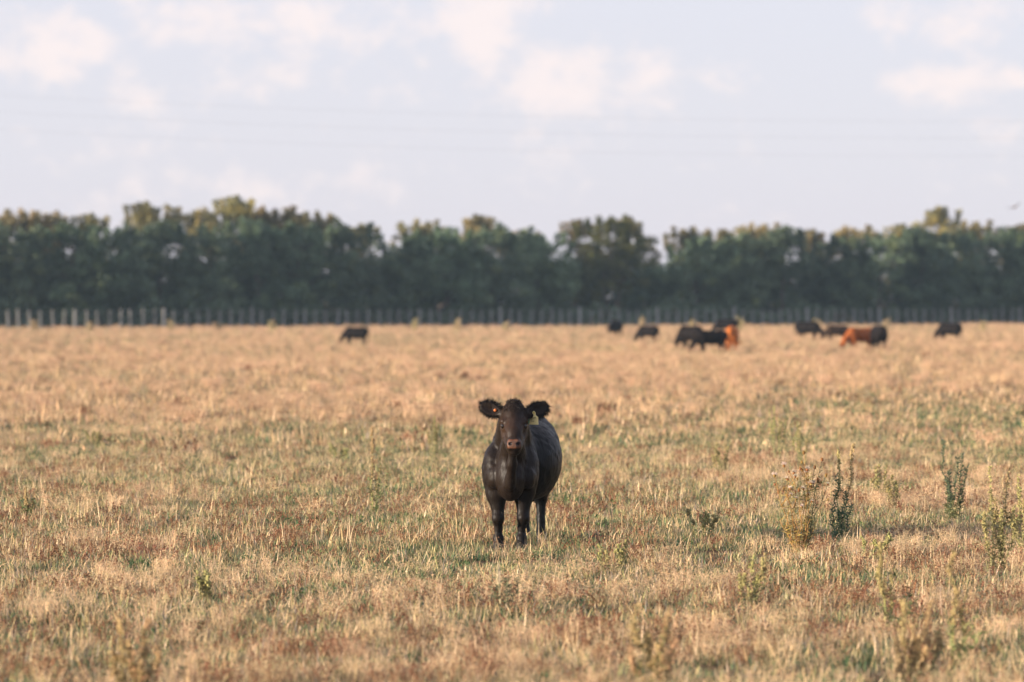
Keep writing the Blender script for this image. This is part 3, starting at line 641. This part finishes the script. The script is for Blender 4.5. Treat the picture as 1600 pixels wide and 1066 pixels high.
def scatter(name, label, col, y0, y1, dens, smin, smax, seed, flat=1.0):
    r = np.random.default_rng(seed); steps = np.arange(y0, y1, 2.0); P = []
    for y in steps:
        hw = .155 * (y + 2) + 2.0; n = r.poisson(dens(y) * 2 * hw * 2.0); P.append(np.stack([r.uniform(-hw, hw, n), r.uniform(y, y + 2, n)], 1))
    P = np.concatenate(P)
    keep = smooth_noise(P, .55, 31) * .6 + smooth_noise(P, 1.6, 32) * .4; P = P[r.random(len(P)) < np.clip((keep - .12) * 2.6, .18, 1)]
    fence_y = 250 + SL * (P[:, 0] + 33); P = P[P[:, 1] < fence_y + 2]
    a = smooth_noise(P, 1.1, 1) * .5 + smooth_noise(P, 3.1, 2) * .6 + smooth_noise(P * np.array((1, .35)), 6.0, 3) * .5; a = (a - a.mean()) / a.std()
    b = smooth_noise(P, .9, 4) * .5 + smooth_noise(P, 2.3, 5) * .6; b = (b - b.mean()) / b.std()
    # likelihood of each kind from the patch noise; greener close to the camera and around 45 m
    Y = P[:, 1]; gr = np.exp(-((Y - 24) / 9) ** 2) * .30 + np.exp(-((Y - 46) / 14) ** 2) * .25
    far = np.clip((Y - 60) / 60, 0, 1)
    w = {'straw': 1.0 + 0 * a + .6 * far, 'green': np.clip(.46 + 1.5 * gr + .9 * np.clip((29 - Y) / 6, 0, 1) + .75 * a - .40 * far, .07, 4), 'rust': np.clip(.22 - .08 * a + .10 * b - .12 * far - .10 * np.clip((Y - 34) / 10, 0, 1), .04, 2) * (.1 if flat == .75 else 1), 'airy': np.clip(.10 - .15 * a - .12 * b + .05 * far, .02, 1) + .12 * np.clip((27 - Y) / 6, 0, 1) * (smooth_noise(P, 1.3, 41) > .55),
         'stalk': np.clip(.12 + .1 * b, .03, 1) + .10 * np.clip((26 - Y) / 6, 0, 1) * .4, 'litter': .22 + 0 * a, 'broad': np.clip(.08 + .2 * a - .2 * far, 0, 1)}
    names = list(w); Wt = np.stack([w[k] for k in names], 1); Wt /= Wt.sum(1)[:, None]; pick = (np.cumsum(Wt, 1) < r.random(len(P))[:, None]).sum(1)
    idx = np.zeros(len(P), np.int32)
    for k, nm in enumerate(names):
        ch = [i for i, q in enumerate(KINDS) if q == nm]; m = pick == k; idx[m] = r.choice(ch, m.sum())
    sc = r.uniform(smin, smax, len(P)) * (.85 + .3 * smooth_noise(P, 1.7, 9))
    me = bpy.data.meshes.new(name); V = np.zeros((len(P), 3), np.float32); V[:, :2] = P; me.vertices.add(len(P)); me.vertices.foreach_set('co', V.ravel())
    A = me.attributes.new('idx', 'INT', 'POINT'); A.data.foreach_set('value', idx)
    A = me.attributes.new('scl', 'FLOAT_VECTOR', 'POINT'); S = np.repeat(sc[:, None], 3, 1).astype(np.float32); S[:, 2] *= r.uniform(.8, 1.2, len(P)) * flat; A.data.foreach_set('vector', S.ravel())
    A = me.attributes.new('rot', 'FLOAT_VECTOR', 'POINT'); Rr = np.zeros((len(P), 3), np.float32); Rr[:, 2] = r.uniform(0, 6.283, len(P)); Rr[:, :2] = r.normal(0, .08, (len(P), 2)); A.data.foreach_set('vector', Rr.ravel())
    o = obj(name, me); o['kind'] = 'stuff'; tag(o, label, 'grass')
    ng = bpy.data.node_groups.new(name + '_scatter', 'GeometryNodeTree'); ng.interface.new_socket('Geometry', in_out='INPUT', socket_type='NodeSocketGeometry'); ng.interface.new_socket('Geometry', in_out='OUTPUT', socket_type='NodeSocketGeometry')
    N = ng.nodes; L = ng.links; gi = N.new('NodeGroupInput'); go = N.new('NodeGroupOutput'); ip = N.new('GeometryNodeInstanceOnPoints'); ci = N.new('GeometryNodeCollectionInfo')
    ci.inputs['Collection'].default_value = col; ci.inputs['Separate Children'].default_value = True; ci.inputs['Reset Children'].default_value = True
    def na(nm, dt):
        q = N.new('GeometryNodeInputNamedAttribute'); q.data_type = dt; q.inputs['Name'].default_value = nm; return [s for s in q.outputs if s.enabled and s.name == 'Attribute'][0]
    er = N.new('FunctionNodeEulerToRotation'); L.new(na('rot', 'FLOAT_VECTOR'), er.inputs[0])
    L.new(gi.outputs[0], ip.inputs['Points']); L.new(ci.outputs[0], ip.inputs['Instance']); ip.inputs['Pick Instance'].default_value = True
    L.new(na('idx', 'INT'), ip.inputs['Instance Index']); L.new(er.outputs[0], ip.inputs['Rotation']); L.new(na('scl', 'FLOAT_VECTOR'), ip.inputs['Scale']); L.new(ip.outputs[0], go.inputs[0])
    md = o.modifiers.new('scatter', 'NODES'); md.node_group = ng
    print('scatter', name, len(P))
NEAR = tuft_collection('near_tuft', 1.0, 100); MID = tuft_collection('mid_tuft', 1.9, 200)
scatter('dry_grass', 'dry straw and green pasture grass around and in front of the calf', NEAR, 13, 84, lambda y: 100 if y < 42 else 74 * min(1, max(.05, (86 - y) / 34)), .60, 1.0, 11, .72)
scatter('far_pasture', 'dry tan pasture stretching from behind the calf to the fence', MID, 46, 300, lambda y: 17 * min(1, (y - 42) / 36) if y < 120 else 8, 1.0, 1.6, 12, .75)

# ------------------------------------------------------------------ weeds standing above the grass
def weed(px, base_py, top_py, kind, label, lean=0.0, seed=0, name='weed', tint=(1, 1, 1)):
    r = np.random.default_rng(seed + int(px)); U = r.uniform
    p = at(px, base_py); h = (base_py - top_py) / FPX * p.y
    root = thing(name, p, label, 'weed', 'weeds standing in the pasture')
    st = MB(); lf = MB(); spikes = []; heads = []
    def stem(x0, x1, y1, hh, r0, c, wob=.012, y0=0.0, z0=-.02):
        t = np.linspace(0, 1, 7)[:, None]; a = np.array((x0, y0, z0)); b = np.array((x1, y1, hh)); P = a * (1 - t) + b * t; P[1:-1] += r.normal(0, wob, (5, 3)); st.tube(P, np.linspace(r0, r0 * .4, 7), 5, c); return P
    def along(P, k): q = k * (len(P) - 1); i = min(int(q), len(P) - 2); return P[i] + (P[i + 1] - P[i]) * (q - i)
    def leaves(P, k0, k1, n, L0, L1, w, c, up=.6):
        for _ in range(n):
            k = U(k0, k1); a = U(0, 6.283); lf.leaf(along(P, k), (math.cos(a), math.sin(a), U(up - .5, up + .5)), U(L0, L1), w * U(.7, 1.3), np.array(c) * tint * U(.65, 1.4))
    def spike(P, k0, k1, n, rad, c, size):
        sd = MB(); spikes.append(sd)
        for _ in range(n):
            k = U(k0, k1); e = 1 - .55 * (k - k0) / (k1 - k0 + 1e-6); d = r.normal(0, rad * e, 3); sd.ball(along(P, k) + d, size * U(.6, 1.25), np.array(c) * tint * U(.6, 1.4), 5, 3, .1)
    if kind == 'spire':       # one tall seed spike, leafy below
        P = stem(0, lean * h, 0, h, .006, (.33, .30, .13)); spike(P, .42, 1.0, 150, .012, (.40, .31, .16), .0070); leaves(P, .05, .5, 50, .03, .06, .012, (.23, .22, .12))
        P = stem(.02, .07 + lean * h, .03, h * .68, .004, (.30, .29, .13)); spike(P, .45, 1.0, 50, .008, (.34, .31, .13), .006); leaves(P, .1, .6, 34, .025, .05, .010, (.18, .22, .09))
        for q in range(3): P = stem(.02, U(-.1, .16), U(-.1, .1), h * U(.3, .48), .0035, (.25, .27, .12)); leaves(P, .1, 1, 36, .025, .055, .011, (.15, .20, .085))
    elif kind == 'dark':      # several upright blue-green leafy spires over an olive base
        for (x, hh) in ((-.05, 1.0), (.06, .80), (.10, .86), (.0, .66), (.15, .70), (-.01, .55)):
            P = stem(x * .4, x + lean * hh * h, U(-.05, .05), h * hh, .005, (.14, .17, .09)); leaves(P, .40, 1.0, 170, .018, .046, .0065, (.085, .128, .088), .7); leaves(P, .1, .55, 60, .03, .06, .011, (.19, .20, .10), .3)
    elif kind == 'olive':     # bushy goosefoot, many seed-crusted shoots
        for (x, hh) in ((-.06, 1.0), (.08, .98), (-.02, .72), (.02, .62), (.12, .66), (-.10, .60), (.05, .5)):
            P = stem(x * .35, x + lean * hh * h, U(-.06, .06), h * hh, .005, (.30, .27, .14)); spike(P, .5, 1.0, 85, .012, (.36, .31, .15), .0065); leaves(P, .08, .85, 100, .020, .042, .009, (.24, .23, .11), .5)
    elif kind == 'twin':      # dark green leafy foot with two pale yellow flower spikes
        for (x, hh) in ((-.02, 1.0), (.10, 1.06)):
            P = stem(0, x, U(-.03, .03), h * hh, .005, (.24, .26, .12)); spike(P, .50, 1.0, 150, .013, (.50, .42, .20), .0070)
        for (x, hh) in ((-.04, .72), (.02, .56), (.05, .5), (-.06, .42), (.09, .42)):
            P = stem(x * .3, x, U(-.05, .05), h * hh, .005, (.09, .14, .07)); leaves(P, .1, 1.0, 170, .022, .055, .0065, (.075, .128, .078), .6)
    elif kind == 'thistle':   # dry branching thistle with fluffy seed heads
        for (x, hh) in ((-.13, .88), (-.05, .80), (.02, 1.0), (.10, .86), (.16, .93), (-.17, .62), (-.02, .64), (.07, .70), (-.10, .74), (.13, .72), (-.20, .78), (.04, .84), (.18, .78)):
            c = (.42, .30, .10) if x < .08 else (.13, .13, .07); P = stem(x * .15, x, U(-.07, .07), h * hh, .0045, c, .016); heads.append((P[-1], 1.0)); leaves(P, .1, .9, 60, .03, .07, .006, (.36, .29, .12) if x < .08 else (.12, .13, .06), .3)
            for q in range(2):
                b = along(P, U(.55, .85)); e = b + np.array((U(-.07, .07), U(-.06, .06), U(.05, .13))); st.tube([b, (b + e) / 2 + r.normal(0, .006, 3), e], (.003, .0026, .002), 4, c); heads.append((e, U(.6, .9)))
        for q in range(8): P = stem(0, U(-.2, .2), U(-.1, .1), h * U(.25, .5), .004, (.40, .28, .10)); leaves(P, 0, 1, 26, .03, .06, .007, (.42, .29, .09), .2)
    elif kind == 'soft':      # loose pale green plant
        for q in range(6): x = U(-.12, .12); P = stem(x * .3, x, U(-.08, .08), h * U(.6, 1.0), .0045, (.28, .28, .13)); spike(P, .55, 1, 34, .010, (.36, .33, .15), .0075); leaves(P, .1, .95, 60, .02, .045, .008, (.20, .21, .11), .5)
    elif kind == 'blade':     # pale upright dry leaf stalk over grey-green foot
        P = stem(0, -.03, 0, h, .007, (.46, .38, .26)); lf.blade(P[3], 1.6, -.1, h * .55, .014, (.55, .46, .32))
        for q in range(5): x = U(-.1, .1); P = stem(x * .3, x, U(-.06, .06), h * U(.5, .8), .004, (.2, .2, .12)); leaves(P, .1, 1, 46, .02, .05, .011, (.15, .17, .10), .5)
    elif kind == 'dry':       # tall straw-coloured clump out by the fence
        for q in range(9): x = U(-.22, .22); P = stem(x * .4, x, U(-.2, .2), h * U(.55, 1.0), .012, (.45, .37, .23), .03); spike(P, .5, 1, 22, .04, (.46, .37, .22), .026); leaves(P, .1, .9, 18, .1, .22, .025, (.42, .36, .21), .6)
    obj('stem', st.mesh('stem'), M_STEM, root)
    if lf.n: obj('leaves', lf.mesh('leaves'), M_LEAF, root)
    for sd in spikes: obj('seed_spike', sd.mesh('seed_spike'), M_SEED, root)
    for (q, s) in heads:
        hb = MB(); hb.ball((0, 0, 0), (.011 * s, .011 * s, .013 * s), (.30, .17, .07), 7, 5, .08)
        hd = obj('seed_head', hb.mesh('seed_head'), M_SEED, root); hd.location = q
        fl = MB(); fluffy = r.random() < .5; cc = (.68, .60, .52) if fluffy else (.42, .26, .10)
        for _ in range(46 if fluffy else 22):
            d = r.normal(0, 1, 3); d[2] = abs(d[2]) + .3; fl.leaf((0, 0, .006 * s), d, (.032 if fluffy else .020) * s * U(.6, 1.1), .004, np.array(cc) * U(.8, 1.2))
        obj('pappus', fl.mesh('pappus'), M_SEED, hd)
    return root
weed(1252, 868, 708, 'thistle', 'dry yellow thistle with fluffy brown and white seed heads', name='thistle')
weed(1313, 850, 702, 'twin', 'dark green weed with two pale yellow spikes, just right of the thistle')
weed(1484, 822, 690, 'dark', 'blue-green leafy weed with several dark upright spires')
weed(1560, 905, 728, 'olive', 'olive bushy weed with seed-crusted shoots near the right edge')
weed(1604, 880, 742, 'olive', 'olive weed cut off by the right edge of the picture', seed=3)
weed(581, 806, 668, 'spire', 'lone tall yellow seed spire left of the calf')
weed(1214, 725, 632, 'soft', 'blurred pale green weed standing behind the thistle')
weed(1253, 735, 655, 'soft', 'shorter blurred green weed between the thistle and the pale weed behind', seed=1)
weed(684, 735, 640, 'soft', 'blurred loose pale green weed left of the calf head', seed=2)
weed(1374, 792, 722, 'soft', 'small faint green weed between the two-spiked weed and the dark spires', seed=4)
weed(1400, 800, 742, 'soft', 'thin faint weed left of the dark-spired weed', seed=5)
weed(1388, 990, 850, 'spire', 'blurred brownish spire in the right foreground', lean=-.1, seed=6)
weed(1492, 1045, 862, 'spire', 'tall blurred spire in the right foreground below the olive weed', seed=7)
weed(786, 965, 878, 'blade', 'pale upright dry stalk over a grey-green foot below the calf')
weed(206, 1100, 965, 'olive', 'blurred olive weed at the bottom left', seed=8, tint=(1.3, 1.12, 1.25))
weed(318, 945, 890, 'soft', 'blurred yellow-green sprig in the left foreground', seed=9)
weed(1018, 1100, 945, 'olive', 'blurred olive weed at the bottom centre', seed=10, tint=(1.3, 1.12, 1.25))
weed(1175, 960, 858, 'soft', 'blurred greyish weed below the thistle', seed=11)
weed(1430, 1085, 935, 'olive', 'blurred olive weed at the bottom right', seed=12, tint=(1.3, 1.12, 1.25))
weed(1100, 845, 792, 'soft', 'small grey-green weed in the grass left of the thistle', seed=13)
weed(960, 905, 845, 'soft', 'low grey-green weed in the grass right of the calf feet', seed=14)
weed(1365, 880, 828, 'soft', 'little green shoot right of the two-spiked weed', seed=15)
weed(40, 812, 762, 'spire', 'short yellowish spire at the left edge', seed=16)
weed(146, 700, 668, 'soft', 'small blurred green weed far to the left', seed=17)
weed(530, 726, 692, 'soft', 'small green weed left of the yellow spire', seed=18)
weed(1130, 748, 690, 'soft', 'faint green weed midway between calf and thistle', seed=19)
where = [(53, 498, 'leftmost'), (141, 502, 'second from the left edge'), (268, 497, 'left of the lone grazing calf'), (340, 503, 'fourth from the left edge'), (426, 500, 'just left of the lone grazing calf'), (648, 495, 'right of the lone grazing calf'), (714, 493, 'widest, above the calf head'),
         (790, 500, 'above the standing calf'), (1001, 492, 'behind the end-on calf'), (1083, 496, 'above the tight group of calves'), (1156, 494, 'beside the orange calf'), (1276, 497, 'behind the right group of calves'), (1384, 496, 'tallest, beside the calf seen from behind'), (1535, 499, 'near the right edge')]
for (px, ty, wl) in where: weed(px, 521, ty, 'dry', f'tall straw-coloured weed clump before the fence, {wl}', seed=px)

# ------------------------------------------------------------------ power line and birds
def power_line():
    D = 180.0; k = 1.82e-5; xm = 1500
    def P(px, py): return Vector(((px - 800) / FPX * D, D, EYE + (HOR - py) / FPX * D))
    ends = (-420, 3420)
    for (y0, wl) in ((190, 'uppermost'), (216, 'middle'), (244, 'lowest')):
        mb = MB(); mb.tube([tuple(P(px, y0 - k * (px - xm) ** 2)) for px in np.linspace(*ends, 61)], .0028, 5, (.10, .10, .11))
        o = obj('power_cable', mb.mesh('power_cable'), M_WIRE); tag(o, f'faint overhead cable sagging across the sky, {wl} of three', 'cable', 'overhead cables')
    for px, side in zip(ends, ('left', 'right')):
        base = P(px, HOR); base.z = 0; t = thing('power_pole', base + Vector((0, .16, 0)), f'wooden power pole beyond the {side} edge of the view', 'power pole', 'power poles')
        top = EYE + (HOR - (190 - k * (px - xm) ** 2)) / FPX * D
        mb = MB(); mb.tube([(0, 0, -.3), (0, 0, top * .5), (0, 0, top + .25)], (.15, .13, .10), 10, (.20, .16, .12)); obj('shaft', mb.mesh('shaft', True), M_WOOD, t)
        for y0 in (190, 216, 244):
            z = EYE + (HOR - (y0 - k * (px - xm) ** 2)) / FPX * D; mb = MB(); mb.tube([(0, -.02, z), (0, -.08, z), (0, -.16, z)], (.03, .05, .03), 8, (.5, .45, .4)); obj('insulator', mb.mesh('insulator'), M_WOOD, t)
power_line()
def bird(px, py, D, span, roll, yaw, label):
    f = Field((-.6, -.45, -.25), (.6, .45, .3), .011)
    f.chain([(0, -.20, .0, .025), (0, -.12, .0, .055), (0, .02, -.005, .062), (0, .14, 0, .035)], .03); f.ell((0, -.22, .015), (.034, .042, .034), .02); f.cone((0, -.25, .01), .014, (0, -.285, .0), .006, .008)
    f.ell((0, .24, .0), (.055, .11, .012), .02)
    for s in (-1, 1):
        up = .30 if s > 0 else .16
        Rm = np.array(Matrix.Rotation(-s * up, 3, 'Y')); f.ell((s * .18, -.03, .01 + .14 * up), (.18, .085, .014), .02, Rm); f.ell((s * .38, .0, .01 + .38 * up), (.17, .062, .012), .02, Rm)
    V, F = f.mesh(); c = np.where(np.abs(V[:, :1]) > .1, np.array((.06, .06, .065)), np.array((.12, .085, .06)))
    o = obj('bird', mesh_from('bird', V, F, c, True), M_BIRD); o.location = ((px - 800) / FPX * D, D, EYE + (HOR - py) / FPX * D); o.scale = (span,) * 3; o.rotation_euler = (0, roll, yaw); tag(o, label, 'bird'); return o
bird(1584, 324, 170, .72, R(-14), R(25), 'small brown-grey bird flying above the trees at the right edge')
bird(668, 3, 260, .16, 0, R(60), 'tiny dark bird high up at the top edge of the sky')

# ------------------------------------------------------------------ evening air
def build_haze():
    mb = MB(); x0, x1, y0, y1, z0, z1 = -260, 260, -40, 420, -1, 16
    mb.add([(x0, y0, z0), (x1, y0, z0), (x1, y1, z0), (x0, y1, z0), (x0, y0, z1), (x1, y0, z1), (x1, y1, z1), (x0, y1, z1)], [[3, 2, 1, 0], [4, 5, 6, 7], [0, 1, 5, 4], [1, 2, 6, 5], [2, 3, 7, 6], [3, 0, 4, 7]])
    m = bpy.data.materials.new('air'); m.use_nodes = True; N = m.node_tree.nodes; N.clear(); o = N.new('ShaderNodeOutputMaterial'); v = N.new('ShaderNodeVolumePrincipled')
    v.inputs['Color'].default_value = (.55, .78, 1.0, 1); v.inputs['Density'].default_value = HAZE; v.inputs['Anisotropy'].default_value = .2
    m.node_tree.links.new(v.outputs[0], o.inputs['Volume']); h = obj('haze', mb.mesh('haze'), m); h['kind'] = 'stuff'; tag(h, 'thin pale evening haze over the whole pasture', 'haze')
HAZE = .00022
build_haze()
